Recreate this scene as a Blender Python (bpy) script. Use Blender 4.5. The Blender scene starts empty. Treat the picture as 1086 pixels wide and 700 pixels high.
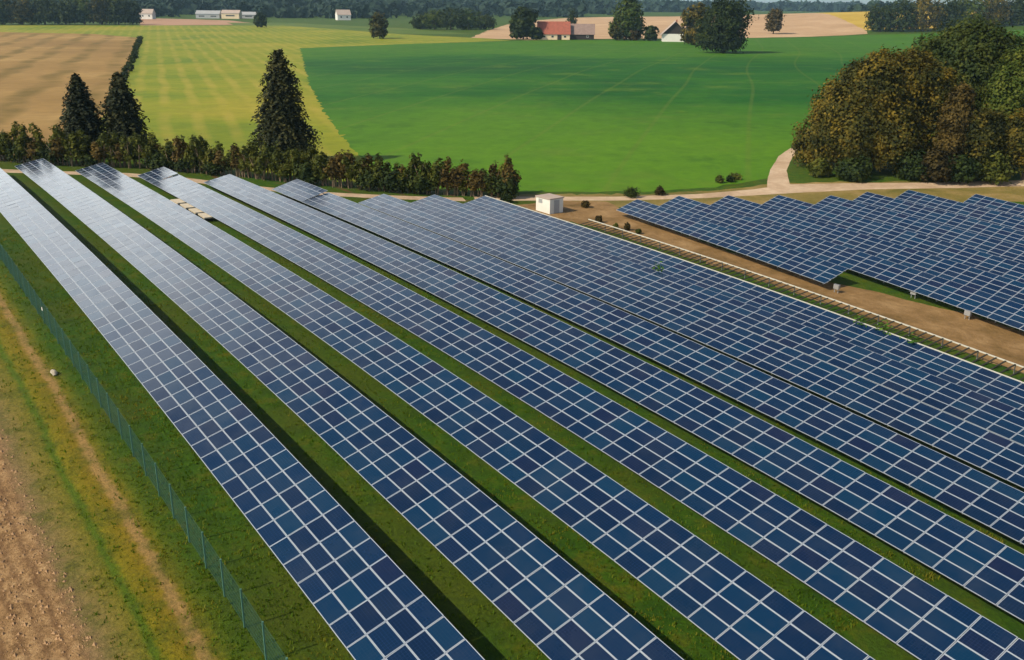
import bpy, math, random
import numpy as np
from mathutils import Vector, Matrix, geometry

random.seed(7)
rng = np.random.default_rng(11)
SC = bpy.context.scene
COL = SC.collection
R = math.radians

# ------------------------------------------------------------------ camera
YAW, PITCH, ROLL, CAM_Z = 0.629889, 0.340412, 0.009992, 30.6032
cam_data = bpy.data.cameras.new("camera")
cam_data.sensor_width = 36.0
cam_data.lens = 36.0 * 983.476 / 1086.0
cam_data.clip_start = 0.5
cam_data.clip_end = 20000
cam = bpy.data.objects.new("camera", cam_data)
COL.objects.link(cam)
fwd = Vector((math.sin(YAW) * math.cos(PITCH), math.cos(YAW) * math.cos(PITCH), -math.sin(PITCH)))
rgt = Vector((math.cos(YAW), -math.sin(YAW), 0))
upv = rgt.cross(fwd)
rg2 = rgt * math.cos(ROLL) + upv * math.sin(ROLL)
up2 = upv * math.cos(ROLL) - rgt * math.sin(ROLL)
cam.matrix_world = Matrix(((rg2.x, up2.x, -fwd.x, 0), (rg2.y, up2.y, -fwd.y, 0), (rg2.z, up2.z, -fwd.z, CAM_Z), (0, 0, 0, 1)))
SC.camera = cam

# ------------------------------------------------------------------ sky, sun, exposure
SUN_EL, SUN_AZ = 42.0, -84.0          # azimuth measured from +Y towards +X
world = bpy.data.worlds.new("World")
SC.world = world
world.use_nodes = True
wn = world.node_tree
sky = wn.nodes.new("ShaderNodeTexSky")
sky.sky_type = 'NISHITA'
sky.sun_disc = False
sky.sun_elevation = R(SUN_EL)
sky.sun_rotation = R(SUN_AZ)
sky.altitude = 500
sky.dust_density = 1.5
_tc = wn.nodes.new("ShaderNodeTexCoord")
_sx = wn.nodes.new("ShaderNodeSeparateXYZ")
wn.links.new(_tc.outputs["Generated"], _sx.inputs[0])
_az = wn.nodes.new("ShaderNodeMath"); _az.operation = 'ARCTAN2'
wn.links.new(_sx.outputs[0], _az.inputs[0]); wn.links.new(_sx.outputs[1], _az.inputs[1])
_m1 = wn.nodes.new("ShaderNodeMapRange"); _m2 = wn.nodes.new("ShaderNodeMapRange")
for _n, _s, _a, _b in ((_m1, _sx.outputs[2], .62, .26), (_m2, _az.outputs[0], .95, .05)):
    wn.links.new(_s, _n.inputs[0]); _n.inputs[1].default_value = _a; _n.inputs[2].default_value = _b
    _n.interpolation_type = 'SMOOTHSTEP'
_nz = wn.nodes.new("ShaderNodeTexNoise"); _nz.inputs["Scale"].default_value = 3.5; _nz.inputs["Detail"].default_value = 6
wn.links.new(_tc.outputs["Generated"], _nz.inputs["Vector"])
_m3 = wn.nodes.new("ShaderNodeMapRange"); _m3.inputs[1].default_value = .30; _m3.inputs[2].default_value = .60
_m3.inputs[3].default_value = .35
wn.links.new(_nz.outputs["Fac"], _m3.inputs[0])
_p1 = wn.nodes.new("ShaderNodeMath"); _p1.operation = 'MULTIPLY'
_p2 = wn.nodes.new("ShaderNodeMath"); _p2.operation = 'MULTIPLY'
wn.links.new(_m1.outputs[0], _p1.inputs[0]); wn.links.new(_m2.outputs[0], _p1.inputs[1])
wn.links.new(_p1.outputs[0], _p2.inputs[0]); wn.links.new(_m3.outputs[0], _p2.inputs[1])
_mx = wn.nodes.new("ShaderNodeMix"); _mx.data_type = 'RGBA'
wn.links.new(_p2.outputs[0], _mx.inputs[0]); wn.links.new(sky.outputs[0], _mx.inputs[6])
_mx.inputs[7].default_value = (23.5, 24.4, 24.2, 1)      # cloud bank added so the left panel rows reflect pale
wn.links.new(_mx.outputs[2], wn.nodes["Background"].inputs[0])
wn.nodes["Background"].inputs[1].default_value = 0.085
sun_data = bpy.data.lights.new("sun", 'SUN')
sun_data.energy = 5.0
sun_data.angle = R(0.5)
sun_data.color = (1.0, 0.87, 0.66)
sun = bpy.data.objects.new("sun", sun_data)
COL.objects.link(sun)
sd = Vector((math.sin(R(SUN_AZ)) * math.cos(R(SUN_EL)), math.cos(R(SUN_AZ)) * math.cos(R(SUN_EL)), math.sin(R(SUN_EL))))
sun.rotation_euler = sd.to_track_quat('Z', 'Y').to_euler()
sun.location = sd * 200
SC.view_settings.view_transform = 'Standard'
SC.view_settings.look = 'None'
SC.view_settings.gamma = 1
SC.view_settings.use_curve_mapping = False
SC.view_settings.exposure = 0.25
SC.cycles.volume_bounces = 0
SC.cycles.max_bounces = 6

# ------------------------------------------------------------------ terrain height (x across the rows, y along them)
TA, TB, TC, TD, TE, TG = 0.12937121, -0.00070488, 1.7456985e-06, 0.08718412, -0.00145661, -0.00113499
TH, TK = -5.892945e-06, 1.4690919e-05

def sclamp(x, lo, hi, k):
    def sp(t):
        t = t / k
        return k * (t if t > 40 else math.log1p(math.exp(t)))
    return lo + sp(x - lo) - sp(x - hi)

def sst(a, b, x):
    t = min(1.0, max(0.0, (x - a) / (b - a)))
    return t * t * (3 - 2 * t)

def T(x, y):
    v = sclamp(x, -30.0, 76.0, 3.0)
    u = sclamp(y, -25.0, 135.0, 6.0)
    p = TA * u + TB * u * u + TC * u ** 3 + TD * v + TE * u * v + TG * v * v + TH * v ** 3 + TK * u * v * v
    D = math.hypot(x, y)
    w = sst(120, 300, D)
    th = math.atan2(x, y)
    far = 5.0 + 1.3 * math.sin(x / 190.0 + .6) * math.cos(y / 230.0) * (1 - sst(700, 1000, D))
    far += 19 * min(1, max(0, (th - .66) / .34)) * sst(820, 1300, D) * (1 - sst(1380, 2000, D)) + 4 * sst(1500, 2600, D)
    return p * (1 - w) + far * w

# ------------------------------------------------------------------ helpers
def mesh_obj(name, verts, faces, mat, parent=None, smooth=False, uvs=None, matidx=None):
    me = bpy.data.meshes.new(name)
    me.from_pydata([tuple(v) for v in verts], [], faces)
    for m in (mat if isinstance(mat, (list, tuple)) else [mat]):
        me.materials.append(m)
    if matidx is not None:
        me.polygons.foreach_set("material_index", matidx)
    if smooth:
        me.polygons.foreach_set("use_smooth", [True] * len(me.polygons))
    if uvs is not None:
        ul = me.uv_layers.new(name="UVMap")
        ul.data.foreach_set("uv", np.asarray(uvs, dtype=np.float32).ravel())
    me.update()
    o = bpy.data.objects.new(name, me)
    COL.objects.link(o)
    if parent is not None:
        o.parent = parent
    return o

def tag(o, label, cat, group=None, kind=None):
    o["label"] = label
    o["category"] = cat
    if group:
        o["group"] = group
    if kind:
        o["kind"] = kind
    return o

def empty(name, loc, rz=0.0):
    o = bpy.data.objects.new(name, None)
    COL.objects.link(o)
    o.location = loc
    o.rotation_euler = (0, 0, rz)
    o.empty_display_size = 0.5
    return o

def copy_thing(o, loc, rz=0.0, sc=(1, 1, 1), label=None):
    c = o.copy()
    COL.objects.link(c)
    c.location = loc
    c.rotation_euler = (0, 0, rz)
    c.scale = sc
    if label:
        c["label"] = label
    for ch in list(o.children):
        d = ch.copy()
        COL.objects.link(d)
        d.parent = c
        for g in list(ch.children):
            e = g.copy()
            COL.objects.link(e)
            e.parent = d
    return c

class MB:
    """collects boxes, tubes and quads into one mesh"""
    def __init__(self):
        self.v, self.f, self.m = [], [], []
    def box(self, c, s, rz=0.0, mi=0):
        cx, cy, cz = c
        hx, hy, hz = s[0] / 2, s[1] / 2, s[2] / 2
        n = len(self.v)
        ca, sa = math.cos(rz), math.sin(rz)
        for dz in (-hz, hz):
            for dx, dy in ((-hx, -hy), (hx, -hy), (hx, hy), (-hx, hy)):
                self.v.append((cx + dx * ca - dy * sa, cy + dx * sa + dy * ca, cz + dz))
        for q in ((0, 3, 2, 1), (4, 5, 6, 7), (0, 1, 5, 4), (1, 2, 6, 5), (2, 3, 7, 6), (3, 0, 4, 7)):
            self.f.append(tuple(n + i for i in q))
            self.m.append(mi)
        return self
    def bar(self, a, b, w, h=None, mi=0):
        """rectangular bar from a to b"""
        h = h or w
        a, b = Vector(a), Vector(b)
        d = (b - a).normalized()
        up = Vector((0, 0, 1)) if abs(d.z) < .95 else Vector((1, 0, 0))
        s = d.cross(up).normalized()
        t = s.cross(d).normalized()
        n = len(self.v)
        for p in (a, b):
            for i, j in ((-1, -1), (1, -1), (1, 1), (-1, 1)):
                self.v.append(tuple(p + s * (i * w / 2) + t * (j * h / 2)))
        for q in ((0, 1, 2, 3), (7, 6, 5, 4), (0, 4, 5, 1), (1, 5, 6, 2), (2, 6, 7, 3), (3, 7, 4, 0)):
            self.f.append(tuple(n + i for i in q))
            self.m.append(mi)
        return self
    def tube(self, pts, radii, seg=7, mi=0):
        n0 = len(self.v)
        pts = [Vector(p) for p in pts]
        for i, p in enumerate(pts):
            d = (pts[min(i + 1, len(pts) - 1)] - pts[max(i - 1, 0)]).normalized()
            up = Vector((0, 0, 1)) if abs(d.z) < .9 else Vector((1, 0, 0))
            s = d.cross(up).normalized()
            t = s.cross(d)
            for k in range(seg):
                a = 2 * math.pi * k / seg
                self.v.append(tuple(p + (s * math.cos(a) + t * math.sin(a)) * radii[i]))
        for i in range(len(pts) - 1):
            for k in range(seg):
                a, b = n0 + i * seg + k, n0 + i * seg + (k + 1) % seg
                self.f.append((a, b, b + seg, a + seg))
                self.m.append(mi)
        self.f.append(tuple(n0 + (len(pts) - 1) * seg + k for k in range(seg)))
        self.m.append(mi)
        return self
    def face(self, pts, mi=0):
        n = len(self.v)
        self.v += [tuple(p) for p in pts]
        self.f.append(tuple(range(n, n + len(pts))))
        self.m.append(mi)
        return self
    def build(self, name, mat, parent=None, smooth=False):
        return mesh_obj(name, self.v, self.f, mat, parent, smooth, matidx=self.m)

# ------------------------------------------------------------------ materials
def new_mat(name):
    m = bpy.data.materials.new(name)
    m.use_nodes = True
    nt = m.node_tree
    return m, nt, nt.nodes["Principled BSDF"]

def N(nt, t, **kw):
    n = nt.nodes.new(t)
    for k, v in kw.items():
        setattr(n, k, v)
    return n

def setin(nt, sock, val):
    if isinstance(val, bpy.types.NodeSocket):
        nt.links.new(val, sock)
    elif isinstance(val, tuple) and len(val) == 3 and sock.type == 'RGBA':
        sock.default_value = (*val, 1)
    else:
        sock.default_value = val

def mixc(nt, fac, a, b, blend='MIX'):
    n = N(nt, "ShaderNodeMix", data_type='RGBA', blend_type=blend)
    setin(nt, n.inputs[0], fac)
    setin(nt, n.inputs[6], a)
    setin(nt, n.inputs[7], b)
    return n.outputs[2]

def mth(nt, op, a, b=0.0, c=0.0, clamp=False):
    n = N(nt, "ShaderNodeMath", operation=op, use_clamp=clamp)
    setin(nt, n.inputs[0], a)
    setin(nt, n.inputs[1], b)
    if len(n.inputs) > 2:
        setin(nt, n.inputs[2], c)
    return n.outputs[0]

def noise(nt, vec, scale, detail=4, rough=.6, dist=0.0):
    n = N(nt, "ShaderNodeTexNoise")
    if vec is not None:
        nt.links.new(vec, n.inputs["Vector"])
    n.inputs["Scale"].default_value = scale
    n.inputs["Detail"].default_value = detail
    n.inputs["Roughness"].default_value = rough
    n.inputs["Distortion"].default_value = dist
    return n.outputs["Fac"]

def ramp(nt, fac, stops, interp='LINEAR'):
    n = N(nt, "ShaderNodeValToRGB")
    n.color_ramp.interpolation = interp
    e = n.color_ramp.elements
    while len(e) > 1:
        e.remove(e[-1])
    e[0].position = stops[0][0]
    e[0].color = (*stops[0][1], 1)
    for p, c in stops[1:]:
        k = e.new(p)
        k.color = (*c, 1)
    nt.links.new(fac, n.inputs[0])
    return n.outputs[0]

def mapr(nt, val, a, b, c=0.0, d=1.0):
    n = N(nt, "ShaderNodeMapRange")
    setin(nt, n.inputs[0], val)
    for i, v in enumerate((a, b, c, d)):
        n.inputs[1 + i].default_value = v
    return n.outputs[0]

def bump(nt, bsdf, height, strength=.5, dist=.1):
    n = N(nt, "ShaderNodeBump")
    n.inputs["Strength"].default_value = strength
    n.inputs["Distance"].default_value = dist
    nt.links.new(height, n.inputs["Height"])
    nt.links.new(n.outputs[0], bsdf.inputs["Normal"])

def pos(nt):
    return N(nt, "ShaderNodeNewGeometry").outputs["Position"]

def sep(nt, v):
    n = N(nt, "ShaderNodeSeparateXYZ")
    nt.links.new(v, n.inputs[0])
    return n.outputs

def plain(name, col, rough=.6, metal=0.0, var=.12, scale=3.0):
    m, nt, b = new_mat(name)
    n = noise(nt, N(nt, "ShaderNodeTexCoord").outputs["Object"], scale, 5)
    c2 = tuple(c * (1 - var * 2) for c in col)
    setin(nt, b.inputs["Base Color"], mixc(nt, mapr(nt, n, .3, .7), c2, col))
    b.inputs["Roughness"].default_value = rough
    b.inputs["Metallic"].default_value = metal
    return m

def matte(b, r=.9, s=.15):
    b.inputs["Roughness"].default_value = r
    b.inputs["Specular IOR Level"].default_value = s

GRASS_D, GRASS_M, GRASS_Y = (.016, .060, .001), (.038, .098, .001), (.105, .105, .003)

def grass_colour(nt, p):
    big = noise(nt, p, .09, 4, .6)
    mid = noise(nt, p, .7, 5, .65)
    fine = noise(nt, p, 5.0, 4, .7)
    g = ramp(nt, mid, [(.30, GRASS_D), (.52, GRASS_M), (.72, GRASS_Y)])
    g = mixc(nt, mapr(nt, big, .42, .66), g, (.062, .086, .003), 'MIX')
    g = mixc(nt, mapr(nt, fine, .35, .65), mixc(nt, .5, g, (.010, .022, .003)), g)
    return g, fine, mid

def m_ground():
    m, nt, b = new_mat("ground_grass")
    p = pos(nt)
    x, y, _ = sep(nt, p)
    g, fine, mid = grass_colour(nt, p)
    # strips that run along the rows on the fence side: tilled soil, verge, wheel tracks, grass
    wob = mth(nt, 'MULTIPLY', mth(nt, 'SUBTRACT', noise(nt, p, .10, 3, .5), .5), 1.0)
    wob2 = mth(nt, 'MULTIPLY', mth(nt, 'SUBTRACT', noise(nt, p, 1.6, 4, .7), .5), .75)
    xs = mth(nt, 'ADD', x, mth(nt, 'ADD', wob, wob2))
    t = mth(nt, 'DIVIDE', xs, 16.0)
    soil_n = mth(nt, 'ADD', mth(nt, 'MULTIPLY', noise(nt, p, 1.1, 8, .78), .7), mth(nt, 'MULTIPLY', noise(nt, p, 5.5, 4, .7), .3))
    soil = ramp(nt, soil_n, [(.36, (.11, .060, .024)), (.5, (.27, .160, .070)), (.64, (.44, .29, .145))])
    fur = mth(nt, 'SINE', mth(nt, 'MULTIPLY', xs, 8.5))
    soil = mixc(nt, mapr(nt, fur, .1, .9, 0, .5), soil, (.12, .062, .028))
    strip = ramp(nt, t, [(.285, (.27, .165, .085)), (.33, (.21, .150, .055)), (.385, (.21, .165, .030)), (.425, (.15, .140, .010)),
                         (.442, (.075, .125, .004)), (.452, (.080, .13, .004)), (.470, (.195, .165, .006)), (.515, (.190, .140, .005)), (.530, (.20, .140, .010)),
                         (.545, (.31, .190, .060)), (.562, (.31, .190, .065)), (.580, (.16, .135, .007)), (.61, (.10, .125, .004)), (.65, (.05, .10, .002))])
    strip = mixc(nt, mapr(nt, mid, .45, .66, 0, .65), strip, g)
    strip = mixc(nt, mapr(nt, fine, .3, .62, .5, 0), strip, (.022, .034, .003))
    col = mixc(nt, mapr(nt, t, .270, .305), soil, strip)
    col = mixc(nt, mapr(nt, t, .60, .66), col, g)
    # worn drip lines behind the high edge of every row
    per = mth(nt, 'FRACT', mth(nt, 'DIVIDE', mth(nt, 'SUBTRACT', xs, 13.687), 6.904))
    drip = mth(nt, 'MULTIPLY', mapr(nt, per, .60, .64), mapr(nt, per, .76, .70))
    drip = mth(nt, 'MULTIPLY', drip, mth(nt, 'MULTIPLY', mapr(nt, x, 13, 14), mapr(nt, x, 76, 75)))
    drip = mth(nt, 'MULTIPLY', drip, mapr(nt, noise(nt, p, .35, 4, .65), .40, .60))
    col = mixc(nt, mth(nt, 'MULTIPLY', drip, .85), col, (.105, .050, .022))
    far = mapr(nt, y, 165, 185)
    col = mixc(nt, far, col, g)
    setin(nt, b.inputs["Base Color"], col)
    matte(b)
    bump(nt, b, noise(nt, p, 3.5, 8, .75), .9, .22)
    return m

def m_field(name, c_lo, c_mid, c_hi, rows=None, patch=.02, bright=None, fine_s=.25, stretch=None):
    m, nt, b = new_mat(name)
    p = pos(nt)
    n = noise(nt, p, patch, 6, .62, .5)
    col = ramp(nt, n, [(.32, c_lo), (.5, c_mid), (.68, c_hi)])
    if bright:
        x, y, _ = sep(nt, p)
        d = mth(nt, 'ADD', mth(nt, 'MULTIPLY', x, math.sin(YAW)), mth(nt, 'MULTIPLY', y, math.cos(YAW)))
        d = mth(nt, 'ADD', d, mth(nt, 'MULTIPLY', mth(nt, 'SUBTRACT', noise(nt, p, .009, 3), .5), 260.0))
        col = mixc(nt, mapr(nt, d, 270, 165, 0, .95), col, bright)  # bright ends around a dark middle: cloud shade painted into the crop colour
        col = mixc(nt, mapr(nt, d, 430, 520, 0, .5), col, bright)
        e = mth(nt, 'ADD', mth(nt, 'MULTIPLY', x, math.cos(YAW + .25)), mth(nt, 'MULTIPLY', y, -math.sin(YAW + .25)))
        e = mth(nt, 'ADD', e, mth(nt, 'MULTIPLY', noise(nt, p, .003, 1), 26.0))
        tr = mth(nt, 'ABSOLUTE', mth(nt, 'SUBTRACT', mth(nt, 'FRACT', mth(nt, 'DIVIDE', e, 21.0)), .5))
        col = mixc(nt, mapr(nt, tr, .032, .012, 0, .28), col, (.11, .15, .02))
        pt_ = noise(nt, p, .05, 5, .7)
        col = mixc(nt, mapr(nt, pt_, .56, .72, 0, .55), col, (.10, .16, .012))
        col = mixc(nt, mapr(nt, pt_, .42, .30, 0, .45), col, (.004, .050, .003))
    f = noise(nt, p, fine_s, 6, .7)
    col = mixc(nt, mapr(nt, f, .3, .7, .35, 0), col, tuple(c * .45 for c in c_lo))
    if rows:
        ang, per, colr, amt = rows
        x, y, _ = sep(nt, p)
        d = mth(nt, 'ADD', mth(nt, 'MULTIPLY', x, math.cos(ang)), mth(nt, 'MULTIPLY', y, math.sin(ang)))
        d = mth(nt, 'ADD', d, mth(nt, 'MULTIPLY', noise(nt, p, .02, 2), per * .7))
        s = mth(nt, 'SINE', mth(nt, 'MULTIPLY', d, 2 * math.pi / per))
        a = mth(nt, 'MULTIPLY', mapr(nt, s, .0, .9), mapr(nt, noise(nt, p, .05, 4), .35, .6, 0, amt))
        col = mixc(nt, a, col, colr)
    setin(nt, b.inputs["Base Color"], col)
    matte(b)
    bump(nt, b, f, .5, .4)
    return m

def m_leaf(name, cols, trans=.25):
    """cols: dark, mid, light; every leaf spray its own tone"""
    m, nt, b = new_mat(name)
    geo = N(nt, "ShaderNodeNewGeometry")
    ob = N(nt, "ShaderNodeObjectInfo")
    tc = N(nt, "ShaderNodeTexCoord")
    n = noise(nt, tc.outputs["Object"], .30, 4)
    v = mth(nt, 'ADD', mth(nt, 'MULTIPLY', geo.outputs["Random Per Island"], .30), mth(nt, 'MULTIPLY', mapr(nt, n, .32, .68), .70))
    v = mth(nt, 'ADD', v, mth(nt, 'MULTIPLY', mth(nt, 'SUBTRACT', ob.outputs["Random"], .5), .28), clamp=True)
    col = ramp(nt, v, [(.12, cols[0]), (.5, cols[1]), (.92, cols[2])])
    setin(nt, b.inputs["Base Color"], col)
    matte(b, .75, .2)
    tr = N(nt, "ShaderNodeBsdfTranslucent")
    setin(nt, tr.inputs[0], mixc(nt, 1.0, col, (1.0, .9, .45), 'MULTIPLY'))
    mx = N(nt, "ShaderNodeMixShader")
    mx.inputs[0].default_value = trans
    nt.links.new(b.outputs[0], mx.inputs[1])
    nt.links.new(tr.outputs[0], mx.inputs[2])
    nt.links.new(mx.outputs[0], nt.nodes["Material Output"].inputs[0])
    return m

def m_cells():
    m, nt, b = new_mat("solar_cells")
    geo = N(nt, "ShaderNodeNewGeometry")
    ob = N(nt, "ShaderNodeObjectInfo")
    r = mth(nt, 'FRACT', mth(nt, 'ADD', geo.outputs["Random Per Island"], mth(nt, 'MULTIPLY', ob.outputs["Random"], 7.31)))
    col = ramp(nt, r, [(0, (.001, .010, .036)), (.4, (.001, .015, .050)), (.7, (.001, .023, .060)), (.9, (.004, .010, .038)), (1, (.001, .016, .046))])
    uv = N(nt, "ShaderNodeTexCoord").outputs["UV"]
    x, y, _ = sep(nt, uv)
    fx = mth(nt, 'ABSOLUTE', mth(nt, 'SUBTRACT', mth(nt, 'FRACT', mth(nt, 'MULTIPLY', x, 10.0)), .5))
    fy = mth(nt, 'ABSOLUTE', mth(nt, 'SUBTRACT', mth(nt, 'FRACT', mth(nt, 'MULTIPLY', y, 6.0)), .5))
    line = mapr(nt, mth(nt, 'MAXIMUM', fx, fy), .475, .49)
    col = mixc(nt, mth(nt, 'MULTIPLY', line, .3), col, (.07, .085, .12))
    dd = noise(nt, pos(nt), .35, 6, .7)
    col = mixc(nt, mapr(nt, dd, .45, .75, 0, .03), col, (.30, .28, .24))
    setin(nt, b.inputs["Base Color"], col)
    b.inputs["IOR"].default_value = 1.60
    dust = noise(nt, pos(nt), .8, 4, .6)
    setin(nt, b.inputs["Roughness"], mapr(nt, dust, .3, .7, .10, .22))
    return m

M = dict(
    ground=m_ground(),
    brown=m_field("tilled_brown", (.200, .118, .030), (.270, .165, .048), (.36, .235, .080), rows=(R(-16), 17.0, (.120, .080, .012), .95), patch=.012),
    meadow=m_field("meadow", (.095, .155, .004), (.175, .205, .006), (.27, .235, .018), rows=(R(-16), 7.0, (.30, .24, .035), .5), patch=.014),
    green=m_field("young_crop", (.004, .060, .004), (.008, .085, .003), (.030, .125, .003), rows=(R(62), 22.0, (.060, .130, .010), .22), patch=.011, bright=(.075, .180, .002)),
    midgreen=m_field("pasture", (.05, .10, .01), (.08, .125, .015), (.12, .14, .02)),
    pink=m_field("bare_soil", (.30, .17, .10), (.36, .21, .13), (.40, .25, .16)),
    stubble=m_field("stubble", (.36, .235, .13), (.43, .285, .165), (.50, .35, .21), rows=(R(30), 14.0, (.33, .21, .12), .4)),
    yellow=m_field("ripe_crop", (.36, .24, .03), (.42, .29, .04), (.48, .34, .06)),
    verge=m_field("dry_verge", (.10, .095, .018), (.19, .145, .040), (.30, .205, .085), patch=.12, fine_s=1.4),
    soil=m_field("orange_soil", (.13, .080, .026), (.225, .135, .055), (.32, .205, .095), patch=.22, fine_s=1.6),
    road=m_field("gravel_road", (.36, .255, .165), (.45, .33, .225), (.54, .42, .30), patch=.18, fine_s=1.2),
    cells=m_cells(),
    frame=plain("frame_aluminium", (.30, .34, .40), .42, .0, .05),
    steel=plain("galvanised_steel", (.40, .41, .42), .45, .6, .1),
    palerail=plain("pale_rail", (.48, .47, .41), .5, 0, .08),
    darkbar=plain("dark_crossbar", (.018, .018, .010), .8, 0, .2),
    fence=plain("green_wire", (.040, .135, .105), .5, 0, .1),
    fencepost=plain("green_post", (.06, .16, .125), .5, 0, .1),
    bark=plain("bark", (.075, .052, .035), .9, 0, .25, 8),
    palebark=plain("pale_bark", (.21, .15, .09), .9, 0, .25, 8),
    white=plain("white_render", (.60, .59, .55), .7, 0, .05, .6),
    cream=plain("cream_render", (.62, .50, .33), .8, 0, .08, .6),
    greywall=plain("grey_sheet", (.30, .31, .32), .5, 0, .06, .8),
    redroof=plain("red_tiles", (.30, .082, .050), .8, 0, .2, .7),
    brownroof=plain("weathered_tiles", (.22, .155, .135), .85, 0, .15, .7),
    paleroof=plain("pale_roof", (.36, .29, .25), .8, 0, .1, .7),
    darkwood=plain("dark_boards", (.020, .014, .012), .85, 0, .2, 2),
    glass=plain("window_glass", (.03, .035, .04), .15, 0, .05),
    clod=plain("soil_clod", (.33, .20, .10), .95, 0, .25, .5),
    slab=plain("concrete_slab", (.50, .44, .34), .85, 0, .12, 2),
    stone=plain("limestone", (.36, .32, .25), .9, 0, .2, 5),
    rust=m_leaf("rust_olive_leaves", ((.008, .014, .002), (.046, .046, .005), (.165, .115, .010))),
    dark=m_leaf("dark_green_leaves", ((.005, .014, .003), (.022, .038, .005), (.060, .072, .009))),
    mid=m_leaf("mid_green_leaves", ((.012, .030, .003), (.042, .070, .007), (.10, .115, .014))),
    brownleaf=m_leaf("russet_leaves", ((.014, .012, .003), (.048, .036, .008), (.110, .076, .016))),
    hedge=m_leaf("hedge_leaves", ((.018, .030, .004), (.070, .084, .010), (.17, .16, .024)), .35),
    hedgerust=m_leaf("hedge_rust_leaves", ((.024, .020, .005), (.085, .060, .013), (.17, .115, .026)), .35),
    spruce=m_leaf("spruce_needles", ((.004, .008, .002), (.013, .019, .005), (.052, .050, .012)), .08),
    bluewood=m_leaf("far_wood_leaves", ((.004, .014, .010), (.010, .026, .016), (.022, .042, .022)), .1),
    tuft=m_leaf("tuft_blades", ((.035, .095, .001), (.075, .135, .003), (.18, .16, .014)), .4),
    weed=m_leaf("weed_leaves", ((.030, .085, .008), (.06, .14, .012), (.11, .19, .03))),
)

# ------------------------------------------------------------------ ground and fields: one continuous sheet cut along the field edges
ZONES = [   # first match wins
    ("road", M["road"], "pale gravel road", None),
    ("path", M["road"], "sandy path", None),
    ("bare_soil_strip", M["soil"], "", [(80.3, 12), (92.0, 12), (91.0, 45), (87.0, 60), (86.5, 75), (90.0, 97), (92.0, 102), (86.0, 106.5), (78.5, 107), (78.0, 99), (79.6, 92), (80.2, 70)]),
    ("verge", M["verge"], "", [(80.5, 112.2), (84, 113), (100, 103), (112, 99), (124, 97), (136, 91), (150, 82), (165, 73.5), (190, 60), (186, 50), (160, 60), (137, 73), (118, 82), (100, 92), (91, 98), (86, 107)]),
    ("tilled_field", M["brown"], "", [(28.4, 959.9), (121.5, 846.2), (178.3, 792.5), (191.5, 717.3), (90.1, 358.9), (60.8, 257.6), (32.5, 172.5), (26.5, 167.4), (-40, 171), (-400, 260), (-400, 960)]),
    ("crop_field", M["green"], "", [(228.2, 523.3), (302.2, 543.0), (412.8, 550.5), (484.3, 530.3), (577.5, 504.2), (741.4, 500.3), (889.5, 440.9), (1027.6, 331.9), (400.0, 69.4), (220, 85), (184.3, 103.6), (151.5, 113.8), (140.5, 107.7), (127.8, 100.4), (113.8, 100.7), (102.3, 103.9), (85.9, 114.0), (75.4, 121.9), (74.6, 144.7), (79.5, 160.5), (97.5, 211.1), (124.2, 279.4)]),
    ("pasture_field", M["midgreen"], "", [(387.4, 1087.6), (450.0, 1075.3), (474.3, 832.3), (448.1, 676.3), (392.3, 704.3), (400.9, 958.4), (354.9, 969.7)]),
    ("bare_field", M["pink"], "", [(367.8, 1366.3), (430.2, 1207.1), (407.1, 1038.7), (352.2, 989.4), (266.0, 991.4)]),
    ("yellow_field", M["yellow"], "", [(1078, 807), (1290, 975), (1420, 850), (1250, 600), (855.1, 507.9), (794.9, 539.0)]),
    ("stubble_field", M["stubble"], "", [(405.7, 612.3), (521, 756), (600, 850), (800, 1090), (1010, 1245), (1290, 1300), (1290, 975), (1078, 807), (794.9, 539.0), (753.0, 508.3), (584.9, 510.8), (496.0, 543.2), (417.7, 557.0)]),
    ("meadow_field", M["meadow"], "", [(35.2, 1156.4), (147.5, 1020.3), (267.7, 990.9), (400.9, 958.4), (392.3, 704.3), (405.7, 612.3), (404.0, 555.4), (302.2, 543.0), (228.2, 523.3), (124.2, 279.4), (97.5, 211.1), (79.5, 160.5), (74.6, 144.7), (75.4, 121.9), (62.1, 132), (50.3, 150), (32.5, 172.5), (60.8, 257.6), (90.1, 358.9), (191.5, 717.3), (178.3, 792.5), (121.5, 846.2), (28.4, 959.9), (-400, 962), (-400, 1156)]),
]

def ribbon(pts, w):
    """polygon along a centre line"""
    P = [Vector(p) for p in pts]
    L_, R_ = [], []
    for i, p in enumerate(P):
        d = (P[min(i + 1, len(P) - 1)] - P[max(i - 1, 0)]).normalized()
        n = Vector((-d.y, d.x))
        ww = w[i] if isinstance(w, (list, tuple)) else w
        L_.append(tuple(p + n * ww / 2))
        R_.append(tuple(p - n * ww / 2))
    return L_ + R_[::-1]

ROAD = ribbon([(75.8, 113.8), (82.9, 109.9), (94.6, 102.8), (106.7, 97.3), (116.9, 94.3), (124.5, 92.6), (134.0, 88.2), (147.2, 80.4), (160.7, 73.4), (186, 60), (240, 33)], [2.8, 2.8, 2.6, 2.8, 3.8, 5.8, 4.6, 4.0, 4.0, 4, 4])
BRANCH = ribbon([(121.0, 92.5), (124.5, 97.0), (133.2, 104.0), (144.4, 111.5), (156.2, 117.1)], [5.8, 3.6, 2.8, 2.5, 2.5])
SAND = ribbon([(-10, 162), (12.3, 155.7), (18.7, 151.0), (25.4, 148.2), (34.1, 144.6), (40.3, 139.2), (46.4, 130.8), (54.1, 122.6), (63.7, 117.3), (73.7, 113.3)], [3, 3, 3.4, 3, 3.2, 3, 2.8, 3, 3, 2.8])

polys = [(0, ROAD), (0, BRANCH), (1, SAND)] + [(i, z[3]) for i, z in enumerate(ZONES) if z[3]]

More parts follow.
